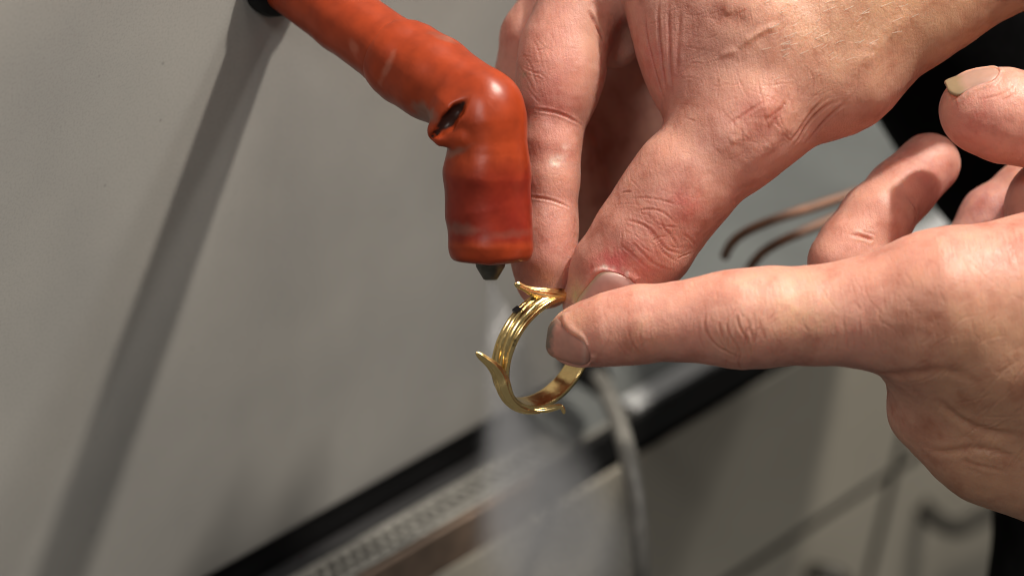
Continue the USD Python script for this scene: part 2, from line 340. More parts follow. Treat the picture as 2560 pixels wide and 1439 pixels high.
def rubber_col(v):
    w = mm2w(v); px = w2px(w); x, y = px[:, 0], px[:, 1]
    n = meshkit.fbm(v/4., 4, 3); n2 = meshkit.fbm(v/1.6+9, 4, 5)
    t = np.clip((y-395+40*(n-.5))/60, 0, 1)*np.clip((x-1000)/60, 0, 1)
    t = t*(1-.9*np.clip((y-598+14*(n2-.5))/14, 0, 1))
    c = OR+(RED-OR)*np.clip(.85*t+.5*(n-.5), 0, 1)[:, None]
    worn = np.zeros(len(v))
    def blob(cx, cy, rx, ry, a, amt):
        ca, sa = math.cos(a), math.sin(a); u = (x-cx)*ca+(y-cy)*sa; q = -(x-cx)*sa+(y-cy)*ca
        return amt*np.clip(1.5-1.2*np.hypot(u/rx, q/ry)+1.6*(n2-.5), 0, 1)
    # grey scuffs: underside of the pipe by the fold, the band near the end, streaks by the sleeve edge
    worn = np.maximum(worn, blob(1062, 282, 40, 20, .6, .95)); worn = np.maximum(worn, blob(1110, 95, 40, 8, .3, .5))
    worn = np.maximum(worn, blob(1150, 572, 50, 16, .1, .5)); worn = np.maximum(worn, blob(1275, 585, 60, 12, -.1, .25))
    worn = np.maximum(worn, blob(1140, 380, 40, 10, -.4, .7))
    c = c+(WORN-c)*(.55*worn)[:, None]
    pale = np.maximum(blob(965, 175, 9, 50, .45, .5), blob(885, 120, 22, 10, 1.2, .35))
    c = c+(np.array([.50, .24, .17])-c)*(.6*pale)[:, None]
    # shade inside the folded opening is painted into the rubber colour
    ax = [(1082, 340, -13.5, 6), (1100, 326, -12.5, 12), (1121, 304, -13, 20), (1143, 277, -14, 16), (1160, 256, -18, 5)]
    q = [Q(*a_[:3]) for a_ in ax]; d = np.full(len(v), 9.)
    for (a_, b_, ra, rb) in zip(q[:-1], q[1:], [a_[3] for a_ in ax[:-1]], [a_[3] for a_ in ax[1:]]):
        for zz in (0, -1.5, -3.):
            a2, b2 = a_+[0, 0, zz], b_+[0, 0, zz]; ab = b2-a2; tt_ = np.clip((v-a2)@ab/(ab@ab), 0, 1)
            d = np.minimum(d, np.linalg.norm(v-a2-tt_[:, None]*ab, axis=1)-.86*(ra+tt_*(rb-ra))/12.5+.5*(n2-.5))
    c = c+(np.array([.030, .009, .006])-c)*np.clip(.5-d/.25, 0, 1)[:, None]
    return c
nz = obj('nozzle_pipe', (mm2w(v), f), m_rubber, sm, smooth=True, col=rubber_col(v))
F = Field(Q(870, 20, -26), Q(1350, 720, 10), .30)
F.chain([(1000, 146, 0, 95), (1018, 157, 0, 101), (1085, 196, -4, 103), (1150, 235, -8, 92), (1212, 270, -11, 90), (1216, 312, -11, 94), (1222, 370, -11, 87),
         (1218, 430, -10, 104), (1221, 530, -9, 101), (1226, 562, -9, 93), (1227, 592, -9, 89), (1227, 622, -9, 97), (1226, 660, -9, 84)], 2.4)
F.chain([(1200, 230, -12, 57), (1138, 284, -13, 53), (1097, 327, -13, 29)], 2.)
F.chain([(1225, 348, -14, 36), (1160, 347, -15, 26), (1102, 353, -14.2, 12)], 1.6)
F.chain([(1082, 340, -14, 5), (1097, 328, -15.6, 11), (1119, 306, -16.8, 19), (1143, 277, -17.4, 15), (1162, 252, -18.4, 6)], .7, cut=True)
F.chain([(1100, 326, -12, 9), (1121, 304, -8, 18), (1143, 277, -11, 14)], .7, cut=True)
F.chain([(1085, 392, -17, 14), (1150, 392, -19, 8)], 2., cut=True)
Y = F.ax[1][None, :, None]; Xx = F.ax[0][:, None, None]
cutp = (Y-Q(1226, 664, -9)[1]+.12*np.abs(Xx-Q(1226, 664, -9)[0])).astype(np.float32)
F.d[:] = -smin(-F.d, -cutp, 1.2)
v, f = F.mesh(); v = smooth_mesh(v, f, 4); nn = vnormals(v, f)
v = v+nn*(.12*(meshkit.fbm(v/3.2, 3, 11)-.5))[:, None]
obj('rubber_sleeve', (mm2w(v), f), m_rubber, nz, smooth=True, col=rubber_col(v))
tp = tube([mm2w(Q(1226, y, -9)) for y in (640, 664, 668, 690, 698, 700)], np.array([38, 36, 35, 22, 17, 12])/12500, 28)
obj('nozzle_tip', tp, m_tip, nz, smooth=40)

# ------------------------------------------------------------------ cable over the bench edge
cb = thing('cable', hit(1545, 1200, 1, YF-.006), 'grey rubber cable hanging over the black bench edge', 'cable')
cpts = [hit(1462, 905, 2, ZB+.006)]
cpts = [mm2w(Q(px, py, dz)) for px, py, dz in [(1440, 905, 172), (1478, 930, 168), (1518, 985, 152), (1548, 1060, 138), (1572, 1150, 126), (1592, 1260, 118), (1602, 1380, 115), (1603, 1500, 118), (1600, 1640, 125)]]
obj('sheath', tube(spline(cpts, 80), .0023, 18), m_cable, cb, smooth=True)
cl = tube([mm2w(Q(1425, 900, 176)), mm2w(Q(1452, 912, 172)), mm2w(Q(1490, 940, 167)), mm2w(Q(1500, 950, 164))], np.array([.0035, .0042, .0042, .003]), 18)
obj('cable_plug', cl, m_black, cb, smooth=40)

# ------------------------------------------------------------------ tweezers on the bench
for tw, pts in enumerate(([(1812, 640, 176), (1822, 618, 172), (1848, 590, 168), (1895, 565, 166), (2010, 525, 170), (2140, 482, 175), (2270, 437, 182), (2420, 385, 190), (2620, 320, 205), (2760, 290, 240)],
                          [(1868, 680, 178), (1884, 656, 174), (1915, 625, 170), (1955, 602, 168), (2030, 570, 170), (2130, 525, 175), (2270, 462, 182), (2420, 402, 190), (2620, 340, 205), (2760, 310, 240)])):
    q = spline([mm2w(Q(a[0], a[1], a[2]-78)) for a in pts], 80); t = np.linspace(0, 1, 80)
    tz = thing('copper_tube', q[20], ['thin brown copper tube with bent end above the bench, the upper of two', 'thin brown copper tube with bent end above the bench, the lower of two'][tw], 'tube')
    for nm, a, b, c in (('bare_end', 0, 33, (.17, .072, .036)), ('green_sleeve', 32, 60, (.030, .036, .024)), ('bare_shank', 59, 80, (.16, .11, .065))):
        rr = np.where(t[a:b] > .4, .00128, .00112) if nm != 'bare_shank' else .0016
        obj(nm, tube(q[a:b], rr, 12), plain('tube_'+nm, c, .5, var=.3, scale=250), tz, smooth=True)

# ------------------------------------------------------------------ person: two hands, nails, hair, black apron
SK = np.array([.50, .235, .178]); SKR = np.array([.46, .125, .100]); SKP = np.array([.58, .28, .215]); SKY = np.array([.52, .32, .19])
def build_hand(lo, hi, palm, kp, fingers, h, kj=4.):
    F = Field(lo, hi, h)
    for ch in palm: F.chain(ch, kp)
    pd = F.d.copy(); out = pd.copy()
    for ch in fingers:
        F.new(); F.chain(ch, 2.2); out = np.minimum(out, smin(pd, F.d, kj))
    v, f = F.mesh(out); v = smooth_mesh(v, f, 5)
    m = trimesh.Trimesh(v, f, process=False); vs, fs = trimesh.remesh.subdivide(m.vertices, m.faces)
    vs = smooth_mesh(vs, fs, 3)
    return vs, fs
def pick(px, tree, pv, k=24):
    """3-D surface point of a mesh seen along a pixel: the nearest vertices in the picture, the front one of them"""
    d, i = tree.query(np.asarray(px, float), k=k)
    near = i[d < max(5., d[0]*1.5)]
    return near[np.argmin(pv[near, 2])]
class Skin:
    def __init__(s, v, f):
        s.v, s.f = v, f; s.n = vnormals(v, f); s.pv = w2px(mm2w(v))
        s.front = np.nonzero(s.n[:, 2] < .05)[0]; s.tree = cKDTree(s.pv[s.front, :2]); s.t3 = cKDTree(v)
        s.disp = np.zeros(len(v)); s.col = np.tile(SK, (len(v), 1))
    def many(s, p, k=16):
        d, i = s.tree.query(p, k=k); z = np.where(d < np.maximum(5., d[:, :1]*1.5), s.pv[s.front[i], 2], 1e9)
        return s.front[i[np.arange(len(p)), z.argmin(1)]]
    def at(s, px): return s.front[pick(px, s.tree, s.pv[s.front])]
    def line(s, pts, depth, width, lip=.35, jitter=0.):
        """a crease (or with negative depth a ridge) along a line on the surface; width in mm"""
        p = np.asarray(pts, float)
        if len(p) > 2: p = spline(p, max(12, int(np.linalg.norm(np.diff(p, axis=0), axis=1).sum()/6)))
        else: p = p[0]+(p[1]-p[0])*np.linspace(0, 1, 20)[:, None]
        q = s.v[s.many(p)]
        for _ in range(14):
            r = q.copy(); r[1:-1] = (q[:-2]+q[1:-1]*2+q[2:])/4; q = r
        width = width*(.50 if depth > 0 else .7); depth = depth*(.52 if depth > 0 else .6); lip = lip*.6
        t = cKDTree(q); cand = np.unique(np.concatenate([np.asarray(c_, int) for c_ in s.t3.query_ball_point(q, width*(3.2 if lip else 2.4), workers=-1)]))
        d, j = t.query(s.v[cand]); x = j/(len(q)-1); env = np.clip(np.minimum(x, 1-x)*4, .0, 1)
        wob = .75+.5*meshkit.noise(s.v[cand]/1.1, 4)
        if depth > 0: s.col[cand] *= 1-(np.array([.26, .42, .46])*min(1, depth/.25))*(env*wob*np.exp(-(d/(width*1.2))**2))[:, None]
        s.disp[cand] += env*wob*depth*(-np.exp(-(d/width)**2)+lip*np.exp(-((d-1.9*width)/width)**2))
    def net(s, px, axis, n, spread, length, depth, width, seed):
        r = np.random.default_rng(seed); a = np.array(axis, float); a /= np.linalg.norm(a); b = np.array([-a[1], a[0]])
        for _ in range(n):
            c = np.array(px)+a*r.normal()*spread[0]+b*r.normal()*spread[1]; t = r.normal()*.35; dr = b*math.cos(t)+a*math.sin(t); L = length*(.5+r.random())
            s.line([c-dr*L/2, c+a*r.normal()*L*.12, c+dr*L/2], depth*(.5+r.random()), width)
    def bump(s, px, r, amt):
        c = s.v[s.at(px)]; cand = np.array(s.t3.query_ball_point(c, r*2.2)); d = np.linalg.norm(s.v[cand]-c, axis=1)
        s.disp[cand] += amt*np.exp(-(d/r)**2)
    def paint(s, px, r, c, amt, rag=.5, seed=1, c3=None):
        c0 = s.v[s.at(px)] if c3 is None else c3; cand = np.array(s.t3.query_ball_point(c0, r*2.4)); d = np.linalg.norm(s.v[cand]-c0, axis=1)/r
        w = np.clip(amt*np.exp(-d**2)*(1+rag*4*(meshkit.fbm(s.v[cand]/1.3, 3, seed)-.5)), 0, 1)
        s.col[cand] += (np.asarray(c)-s.col[cand])*w[:, None]
    def apply(s):
        s.v = s.v+s.n*s.disp[:, None]
    def nail(s, ctr, tip, nrm, length, width, colf, parent, label=None, lift=.04):
        """nail plate laid on the fingertip: ctr picture point of its middle, tip its direction, nrm its outward normal (camera space)"""
        c = s.v[s.at(ctr)]; nrm = np.array(nrm, float); nrm /= np.linalg.norm(nrm)
        a = np.array(tip, float); a -= nrm*(a@nrm); a /= np.linalg.norm(a); b = np.cross(nrm, a)
        cand = np.array(s.t3.query_ball_point(c, max(length, width)*1.1)); cand = cand[s.n[cand]@nrm > .0]
        L = (s.v[cand]-c)@np.stack([a, b, nrm], 1)
        X = lambda u, w: np.stack([np.ones_like(u), u, w, u*u*(u < 0), u*w, w*w, w*w*w*w], -1)
        inn = (L[:, 0] > -length*.55) & (L[:, 0] < length*.2) & (np.abs(L[:, 1]) < width*.62)
        co = np.linalg.lstsq(X(L[inn, 0], L[inn, 1]), L[inn, 2], rcond=None)[0]
        hl, hw = length/2, width/2
        def wid(u): return hw*(1-.10*((u-.2))**2)*np.sqrt(np.clip(1-np.clip((-u-.45)/.55, 0, 1)**2.2, .0, 1))*np.sqrt(np.clip(1-.75*np.clip((u-.62)/.38, 0, 1)**2, 0, 1))
        # the bed: press the skin in under the plate, raise the fold around its back and sides
        u = L[:, 0]/hl; w = np.abs(L[:, 1]); ww = np.maximum(wid(np.clip(u, -1, 1)), .05)
        sd = np.maximum(w-ww, np.maximum(-(L[:, 0]+hl), L[:, 0]-hl))
        s.disp[cand] += np.where(sd < 0, -.35*np.clip(-sd/.35, 0, 1), 0)+np.where(u < .75, .34*np.exp(-((sd-.55)/.55)**2), 0)
        U, Wg = np.meshgrid(np.linspace(-1, 1, 40), np.linspace(-1, 1, 25), indexing='ij')
        uu, wv = U*hl, Wg*np.maximum(wid(U), .02)
        hgt = X(uu, wv)@co+lift-.55*np.clip(-U-.72, 0, 1)-.25*np.abs(Wg)**6
        top = c+uu[..., None]*a+wv[..., None]*b+hgt[..., None]*nrm; bot = top-nrm*.45
        n0, n1 = U.shape; V = np.vstack([top.reshape(-1, 3), bot.reshape(-1, 3)]); I = np.arange(n0*n1).reshape(n0, n1); J = I+n0*n1; Fs = []
        def q(a_, b_, c_, d_): Fs.extend([np.stack([a_, b_, c_], -1).reshape(-1, 3), np.stack([a_, c_, d_], -1).reshape(-1, 3)])
        q(I[:-1, :-1], I[1:, :-1], I[1:, 1:], I[:-1, 1:]); q(J[:-1, :-1], J[:-1, 1:], J[1:, 1:], J[1:, :-1])
        q(I[:-1, 0], J[:-1, 0], J[1:, 0], I[1:, 0]); q(I[:-1, -1], I[1:, -1], J[1:, -1], J[:-1, -1]); q(I[0, :-1], I[0, 1:], J[0, 1:], J[0, :-1]); q(I[-1, :-1], J[-1, :-1], J[-1, 1:], I[-1, 1:])
        Fs = np.vstack(Fs)
        if np.linalg.det(np.stack([a, b, nrm])) < 0: Fs = Fs[:, ::-1]
        noise = meshkit.fbm(V/.9, 4, 6)
        colr = colf(np.tile(U.ravel(), 2), np.tile(Wg.ravel(), 2), noise)
        return V, Fs, colr, label

# --- hand that pinches the ring (comes from the upper right)
palmA = [
    [(1860, 300, -4, 136), (2090, 172, 0, 150), (2290, -18, 4, 162), (2640, -260, 12, 225)],
    [(1860, 300, -4, 136), (1752, 205, 0, 108), (1722, 100, 1, 116), (1700, -10, 2, 120), (1660, -180, 5, 135), (1700, -420, 8, 150)],
    [(1850, -330, 6, 185), (2100, -350, 6, 200), (2420, -400, 10, 220)], [(1850, -330, 18, 185), (2200, -350, 22, 200), (2420, -400, 22, 220)],
    [(1620, 60, 44, 90), (1690, 300, 42, 100), (1700, -200, 30, 150)],
    [(1870, 200, -3, 150), (1880, 60, -2, 165), (1800, -150, 2, 170)],
    [(1990, 140, -2, 160), (2130, 0, 2, 180), (2300, -200, 6, 200)],
    [(1560, -60, 30, 120), (1610, 230, 46, 105), (1650, 400, 44, 85)],
    [(1640, -150, 16, 150), (2250, -150, 18, 190)],
    [(1545, -30, 14, 72), (1535, 110, 18, 62)],
    [(1480, 230, 48, 100), (1500, 480, 50, 95)],
]
fingA = [
    [(1497, 757, -1, 90), (1545, 684, -2, 117), (1610, 600, -3.5, 127), (1668, 512, -4.5, 128), (1716, 450, -5, 131), (1800, 366, -5, 133), (1870, 290, -4, 136)],
    [(1364, 698, 6, 74), (1362, 640, 5, 79), (1362, 570, 5, 78), (1364, 508, 5.4, 73), (1368, 440, 5, 77), (1372, 360, 5, 77), (1378, 298, 6, 78), (1391, 240, 6.3, 97), (1402, 180, 7, 108), (1410, 120, 8, 105), (1432, 60, 9, 98), (1500, -120, 12, 115)],
    [(1450, -90, 22, 92), (1342, 95, 19, 88), (1322, 185, 21, 80), (1400, 380, 38, 76), (1480, 560, 46, 74)],
    [(1600, 180, 46, 88), (1572, 400, 46, 76), (1540, 580, 46, 70)],
]
v, f = build_hand(Q(1190, -520, -26), [Q(2720, 0, 20)[0], Q(0, 790, 0)[1]+3, 62], palmA, 6., fingA, .43)
A = Skin(v, f)
z3 = lambda *p: [(1400+a/2.57, 400+b/2.57) for a, b in p]
z4 = lambda *p: [(1560+a/2.398, b/2.398) for a, b in p]
z5 = lambda *p: [(1800+a/1.755, 480+b/1.755) for a, b in p]
for pts, dep, wd in [
    (z3((390, 380), (520, 410), (590, 460), (650, 540), (700, 585), (760, 600), (830, 620)), .55, .5),
    (z3((420, 500), (500, 570), (560, 640), (640, 690), (740, 715)), .38, .5),
    (z3((470, 335), (560, 312), (640, 330), (720, 390), (770, 440)), .36, .45),
    (z3((510, 430), (600, 500), (640, 560), (690, 620), (790, 665)), .42, .45),
    (z3((640, 420), (700, 470), (740, 520), (770, 570)), .38, .45),
    (z3((430, 250), (560, 240), (680, 270), (760, 305)), .3, .45),
    (z3((380, 420), (440, 450), (520, 470), (590, 525)), .34, .4),
    (z3((560, 360), (600, 400), (680, 440), (740, 430), (800, 450)), .34, .4),
    (z3((330, 290), (440, 275), (520, 290)), .25, .4),
    (z3((380, 540), (470, 620), (560, 700), (650, 740)), .28, .5),
    (z3((590, 540), (640, 500), (700, 500)), .28, .35), (z3((520, 400), (560, 440), (560, 480)), .25, .35),
    (z3((800, 480), (850, 520), (880, 560)), .25, .5), (z3((760, 640), (800, 620), (850, 600)), .3, .4),
    (z4((1280, 610), (1170, 680), (1100, 760), (1060, 830), (1010, 890)), .5, .8), (z4((1340, 620), (1230, 710), (1150, 800), (1090, 870)), .45, .7),
    (z4((1210, 600), (1110, 710), (1050, 800), (980, 880)), .45, .8), (z4((850, 600), (780, 650), (700, 700), (610, 740)), .3, .7),
    (z4((960, 640), (900, 690), (840, 740)), .3, .7), (z4((1000, 560), (960, 640), (900, 740), (850, 850)), .35, 1.),
    (z4((200, 0), (205, 200), (225, 400), (255, 580)), .6, .7), (z4((120, 30), (140, 250), (200, 480), (250, 640)), .45, .6), (z4((260, 0), (265, 250), (275, 450), (290, 600)), .4, .7),
    (z4((330, 30), (320, 250), (310, 450)), .25, .9),
    ([(1318, 272), (1360, 277), (1400, 285), (1430, 298), (1456, 316)], 1.0, .55), ([(1318, 494), (1350, 496), (1385, 502), (1430, 522)], .9, .5),
    ([(1300, 130), (1325, 160), (1332, 200)], .3, .5), ([(1300, 170), (1320, 200), (1335, 235)], .3, .5), ([(1312, 215), (1330, 240), (1350, 262)], .25, .5), ([(1330, 95), (1345, 130), (1350, 170)], .2, .5),
    ([(1470, 25), (1490, 60), (1512, 105)], .8, .8), ([(1425, 600), (1438, 560), (1440, 530)], .2, .5), ([(1548, 482), (1560, 478), (1578, 480)], .3, .4),
]: A.line(pts, dep, wd)
for pts, dep, wd in [(z4((680, 300), (760, 225), (850, 185), (940, 135)), -.6, 1.0), (z4((560, 340), (620, 325), (680, 300)), -.3, 1.0), (z4((900, 540), (830, 680), (700, 800), (560, 920)), -.9, 3.0), (z4((1060, 560), (990, 700), (900, 850), (760, 960)), -.7, 2.5),
    (z4((1700, 60), (1600, 200), (1480, 330), (1400, 480)), -.8, 3.0), (z4((500, 40), (620, 110), (760, 90)), .9, 4.0)]: A.line(pts, dep, wd, lip=0)
A.net((1635, 590), (-.65, .76), 34, (45, 70), 70, .16, .35, 1); A.net((1590, 660), (-.65, .76), 14, (25, 60), 60, .12, .35, 2)
A.net((1905, 270), (-.55, .3), 40, (80, 60), 60, .14, .4, 3); A.net((1780, 150), (.3, .9), 60, (110, 130), 70, .09, .4, 4); A.net((2050, 120), (.9, .3), 60, (130, 90), 70, .09, .4, 5)
A.net((1700, 430), (-.65, .76), 24, (50, 70), 60, .08, .35, 6); A.net((1330, 180), (-.3, .9), 16, (50, 14), 50, .2, .4, 7); A.net((1375, 400), (0, 1), 18, (50, 30), 60, .08, .3, 8); A.net((1400, 180), (0, 1), 16, (50, 40), 60, .07, .35, 9)
A.bump((1718, 525), 2.6, .5); A.bump((1640, 560), 3, .3); A.bump((1925, 250), 4, .6)
# skin colour: redder joints and pads, paler and yellower back, dirt at the nail
px = A.pv; n = meshkit.fbm(A.v/7, 4, 2)
back = np.clip((px[:, 0]-1750)/350, 0, 1)*np.clip((330-px[:, 1])/250, 0, 1)
A.col += (np.array([.43, .232, .138])-A.col)*(back*.9)[:, None]
fing = np.clip((1460-px[:, 0])/40, 0, 1)
A.col += (np.array([.47, .21, .165])-A.col)*(fing*.8)[:, None]
A.col *= (1+.20*(n-.5))[:, None]
A.paint((1720, 522), 3.0, SKR, .55); A.paint((1700, 500), 4, SKR, .4); A.paint((1640, 600), 8, SKR, .35); A.paint((1528, 668), 3.8, (.46, .085, .08), 1.0); A.paint((1480, 680), 3., (.45, .13, .10), .6); A.paint((1590, 690), 4., SKR, .6)
[A.paint(q, .45, (.62, .42, .36), .6, rag=1.2) for q in ((1497, 668), (1506, 663), (1514, 668), (1556, 676), (1566, 684), (1572, 694), (1490, 676), (1530, 672))]
A.paint((1440, 735), 2.2, (.42, .30, .15), .7); A.paint((1375, 250), 7, SKR, .35); A.paint((1370, 620), 6, (.47, .20, .16), .6); A.paint((1900, 270), 6, SKR, .3); A.paint((1640, 150), 7, SKR, .6)
A.paint((1395, 405), 1.4, (.8, .66, .58), .5, rag=1.2); A.paint((1415, 375), 1., (.8, .66, .58), .4, rag=1.2); A.paint((1300, 190), 3, (.30, .19, .13), .5, rag=1.)
def nailA(u, w, n):
    c = np.tile(np.array([.48, .25, .21]), (len(u), 1)); t = np.clip((u-.45)/.25+.6*(n-.5), 0, 1); c += (np.array([.50, .40, .22])-c)*t[:, None]
    e = np.clip((np.abs(w)-.82)/.15, 0, 1)*.6; c += (np.array([.45, .36, .18])-c)*e[:, None]
    l = np.clip((-u-.55)/.3, 0, 1)*.3; c += (np.array([.72, .55, .50])-c)*l[:, None]
    return c*(1+.25*(n-.5))[:, None]
nails = [A.nail((1527, 764), Q(1440, 842)-Q(1540, 700), (-.10, .10, -1.), 12.5, 12.5, nailA, None, 'thumbnail half hidden behind the other hand')]
A.disp += .16*(meshkit.fbm(A.v/2.2, 3, 8)-.5)+.5*(meshkit.fbm(A.v/9., 3, 21)-.5)
A.apply()

# --- hand that points at the ring (comes from the right)
palmB = [
    [(2160, 782, -19, 126), (2350, 765, -20, 172), (2640, 745, -16, 235)],
    [(2350, 800, -16, 170), (2560, 880, -10, 250), (2700, 900, -5, 300)],
    [(2335, 1020, -4, 116), (2480, 1105, -6, 138), (2680, 1170, -6, 175)],
    [(2380, 900, -12, 150), (2440, 1020, -8, 140)],
    [(2640, 520, 8, 130), (2760, 420, 10, 150)],
]
fingB = [
    [(1438, 842, -13, 68), (1465, 836, -14, 76), (1530, 822, -16, 88), (1600, 810, -17, 94), (1700, 803, -18, 95), (1790, 797, -19, 108), (1855, 797, -19.5, 120), (1930, 792, -19.5, 120), (2040, 789, -19, 120), (2170, 780, -19, 134)],
    [(2400, 800, 2, 100), (2250, 720, 4, 90), (2103, 655, 5, 78), (2135, 614, 6, 84), (2190, 548, 8, 88), (2252, 478, 13, 80), (2322, 410, 18, 79)],
    [(2420, 640, 20, 76), (2480, 545, 22, 78), (2560, 480, 24, 74), (2660, 400, 26, 76)],
    [(2455, 278, -6, 106), (2510, 288, -6, 114), (2600, 305, -6, 112), (2720, 340, -4, 130), (2850, 500, 0, 150)],
]
v, f = build_hand([Q(1340, 0, -12)[0], Q(0, 130, 0)[1], -46], [Q(2720, 0, 20)[0], Q(0, 1400, 0)[1], 38], palmB, 7., fingB, .43, 3.5)
Bh = Skin(v, f)
for pts, dep, wd in [
    (z3((930, 970), (918, 1080), (950, 1150), (1010, 1210), (1090, 1245), (1150, 1275)), .55, .6), (z3((1070, 1000), (1060, 1090), (1090, 1150), (1140, 1195), (1160, 1240), (1165, 1310)), .55, .5),
    (z3((1130, 950), (1130, 1040), (1170, 1120), (1220, 1180), (1240, 1260), (1215, 1335)), .5, .5), (z3((1010, 1040), (1020, 1100), (1060, 1185)), .4, .5), (z3((1190, 980), (1200, 1060), (1260, 1160)), .3, .5),
    (z3((1280, 1000), (1290, 1080), (1330, 1180)), .2, .6), (z3((430, 1085), (440, 1160), (490, 1230), (530, 1265)), .42, .5), (z3((495, 1075), (510, 1160), (550, 1250)), .3, .5), (z3((340, 1150), (400, 1230), (470, 1292)), .28, .5),
    (z3((880, 1080), (890, 1160), (930, 1230)), .25, .5),
    (z5((565, 182), (640, 190), (700, 212), (738, 256)), 1.0, .8), (z5((815, 10), (858, 60), (872, 110), (868, 180), (835, 232)), .9, .8), (z5((620, 165), (690, 185)), .3, .6),
    (z5((930, 870), (1000, 965), (1100, 1030), (1200, 1062), (1330, 1062)), .8, 1.8), (z5((880, 1100), (950, 1142), (1080, 1132), (1200, 1142), (1330, 1200)), .7, 1.6),
    (z5((640, 770), (720, 800), (900, 790), (1060, 800), (1150, 850)), .6, 2.2), (z5((1050, 1180), (1150, 1210), (1250, 1230)), .35, 1.),
    ([(2450, 245), (2500, 232), (2540, 205)], .25, .5), ([(2500, 250), (2540, 228)], .2, .5),
]: Bh.line(pts, dep, wd)
for k in range(26):
    x0 = 2080+k*12+rng.normal()*4; y0 = 905-rng.random()*60+max(0, (x0-2200))*.25
    Bh.line([(x0, y0-45-25*rng.random()), (x0+6, y0)], .10, .45)
for k in range(16):
    x0 = 2330+k*14; Bh.line([(x0, 560+rng.random()*30-k*3), (x0+12, 640+rng.random()*40-k*3)], .07, .5)
Bh.net((1850, 850), (1, .05), 40, (38, 45), 60, .22, .4, 11); Bh.net((1590, 850), (1, .0), 18, (40, 35), 50, .14, .35, 12); Bh.net((1960, 820), (1, .05), 24, (60, 50), 70, .08, .4, 13)
Bh.net((2200, 800), (1, -.3), 40, (90, 70), 70, .10, .45, 14); Bh.net((2460, 1000), (.5, .8), 50, (90, 90), 90, .12, .5, 15); Bh.net((2420, 680), (.9, -.4), 30, (90, 60), 80, .09, .45, 16)
Bh.bump((2490, 950), 7, 1.2); Bh.bump((2330, 800), 6, -.8); Bh.bump((1870, 860), 5, .3)
px = Bh.pv; n = meshkit.fbm(Bh.v/7, 4, 5)
back = np.clip((px[:, 0]-2150)/250, 0, 1)*np.clip((px[:, 1]-620)/200, 0, 1)
Bh.col += (np.array([.43, .225, .138])-Bh.col)*(back*.9)[:, None]
Bh.col *= (1+.20*(n-.5))[:, None]
Bh.paint((1560, 770), 9, SKP, .5); Bh.paint((1850, 740), 10, (.56, .29, .22), .6); Bh.paint((2000, 780), 8, (.50, .30, .18), .5); Bh.paint((2280, 800), 8, (.42, .20, .13), .6); Bh.paint((1820, 850), 5, (.42, .21, .14), .5)
Bh.paint((2320, 420), 9, (.47, .19, .15), .8); Bh.paint((2460, 500), 9, (.40, .18, .16), .8); Bh.paint((2420, 320), 6, SKR, .4); Bh.paint((2150, 560), 8, SKP, .5)
Bh.paint((1385, 812), 1.6, (.18, .15, .10), .8, rag=1.); Bh.paint((1372, 838), 1.2, (.12, .11, .09), .8, rag=1.); Bh.paint((1440, 800), 4, (.50, .24, .15), .5); Bh.paint((1600, 860), 6, (.46, .24, .15), .5)
def nailB(u, w, n):
    c = np.tile(np.array([.46, .20, .15]), (len(u), 1)); t = np.clip((u-.60)/.25+2.2*(n-.5), 0, 1); c += (np.array([.10, .09, .075])-c)*t[:, None]
    e = np.clip((np.maximum(np.abs(w), -u*.98)-.86)/.1, 0, 1)*.75; c += (np.array([.14, .085, .06])-c)*e[:, None]
    l = np.clip((-u-.55)/.2, 0, 1)*np.clip((.84+u)/.1, 0, 1)*.3; c += (np.array([.62, .46, .38])-c)*l[:, None]
    return c*(1+.3*(n-.5))[:, None]
def nailT(u, w, n):
    c = np.tile(np.array([.37, .205, .155]), (len(u), 1)); t = np.clip((u-.3)/.3+1.2*(n-.5), 0, 1); c += (np.array([.24, .165, .095])-c)*t[:, None]
    return c*(1+.2*(n-.5))[:, None]
nails.append(Bh.nail((1417, 882), Q(1355, 868, -14)-Q(1480, 872, -14), (-.20, .66, -.72), 9.4, 7.4, nailB, None, 'dirty fingernail of the pointing index finger'))
nails.append(Bh.nail((2430, 182), Q(2345, 200)-Q(2500, 180), (-.10, -.90, -.42), 10.6, 7.8, nailT, None, 'yellowed thumbnail at the upper right'))
Bh.disp += .16*(meshkit.fbm(Bh.v/2.2, 3, 9)-.5)+.5*(meshkit.fbm(Bh.v/9., 3, 22)-.5)
Bh.apply()
pn = thing('person', mm2w(Q(2650, 900, 150)), 'person in black working with two bare hands that hold and point at the ring', 'person')
V = np.vstack([A.v, Bh.v]); Fc = np.vstack([A.f, Bh.f+len(A.v)]); C = np.vstack([A.col, Bh.col])
body = obj('body', (mm2w(V), Fc), m_skin, pn, smooth=True, col=np.clip(C, .01, .9))
for nv, nf, nc, lab in nails: obj('fingernail', (mm2w(nv), nf), m_nail, body, smooth=True, col=np.clip(nc, .01, .9), label=lab)
# fine hairs on the back of the pinching hand
A2 = Skin(A.v, A.f); cps, cnt = [], []
hs = [(1965, 95, 30, -12), (2040, 95, 32, -14), (1950, 117, 26, -5), (1975, 118, 18, -4), (1955, 148, 18, -12), (1940, 198, 14, -3), (2060, 25, 28, -10), (2110, 22, 22, -10), (2060, 5, 45, -16)]
hs += [(1900+rng.random()*420, rng.random()*170, 10+rng.random()*14, -4-rng.random()*7) for _ in range(46)]
for x, y, dx, dy in hs:
    if y > 300-(x-1900)*.6: continue
    i = A2.at((x, y)); p0 = A2.v[i]; nn = A2.n[i]; dv = Q(x+dx, y+dy)-Q(x, y)
    for t in (0, .33, .66, 1.): cps.append(mm2w(p0+nn*(.05+.55*t)+dv*t)-LOC['/World/person'])
    cnt.append(4)
hc = UsdGeom.BasisCurves.Define(stage, '/World/person/body/hair'); hc.CreateTypeAttr('linear'); hc.CreateCurveVertexCountsAttr(cnt)
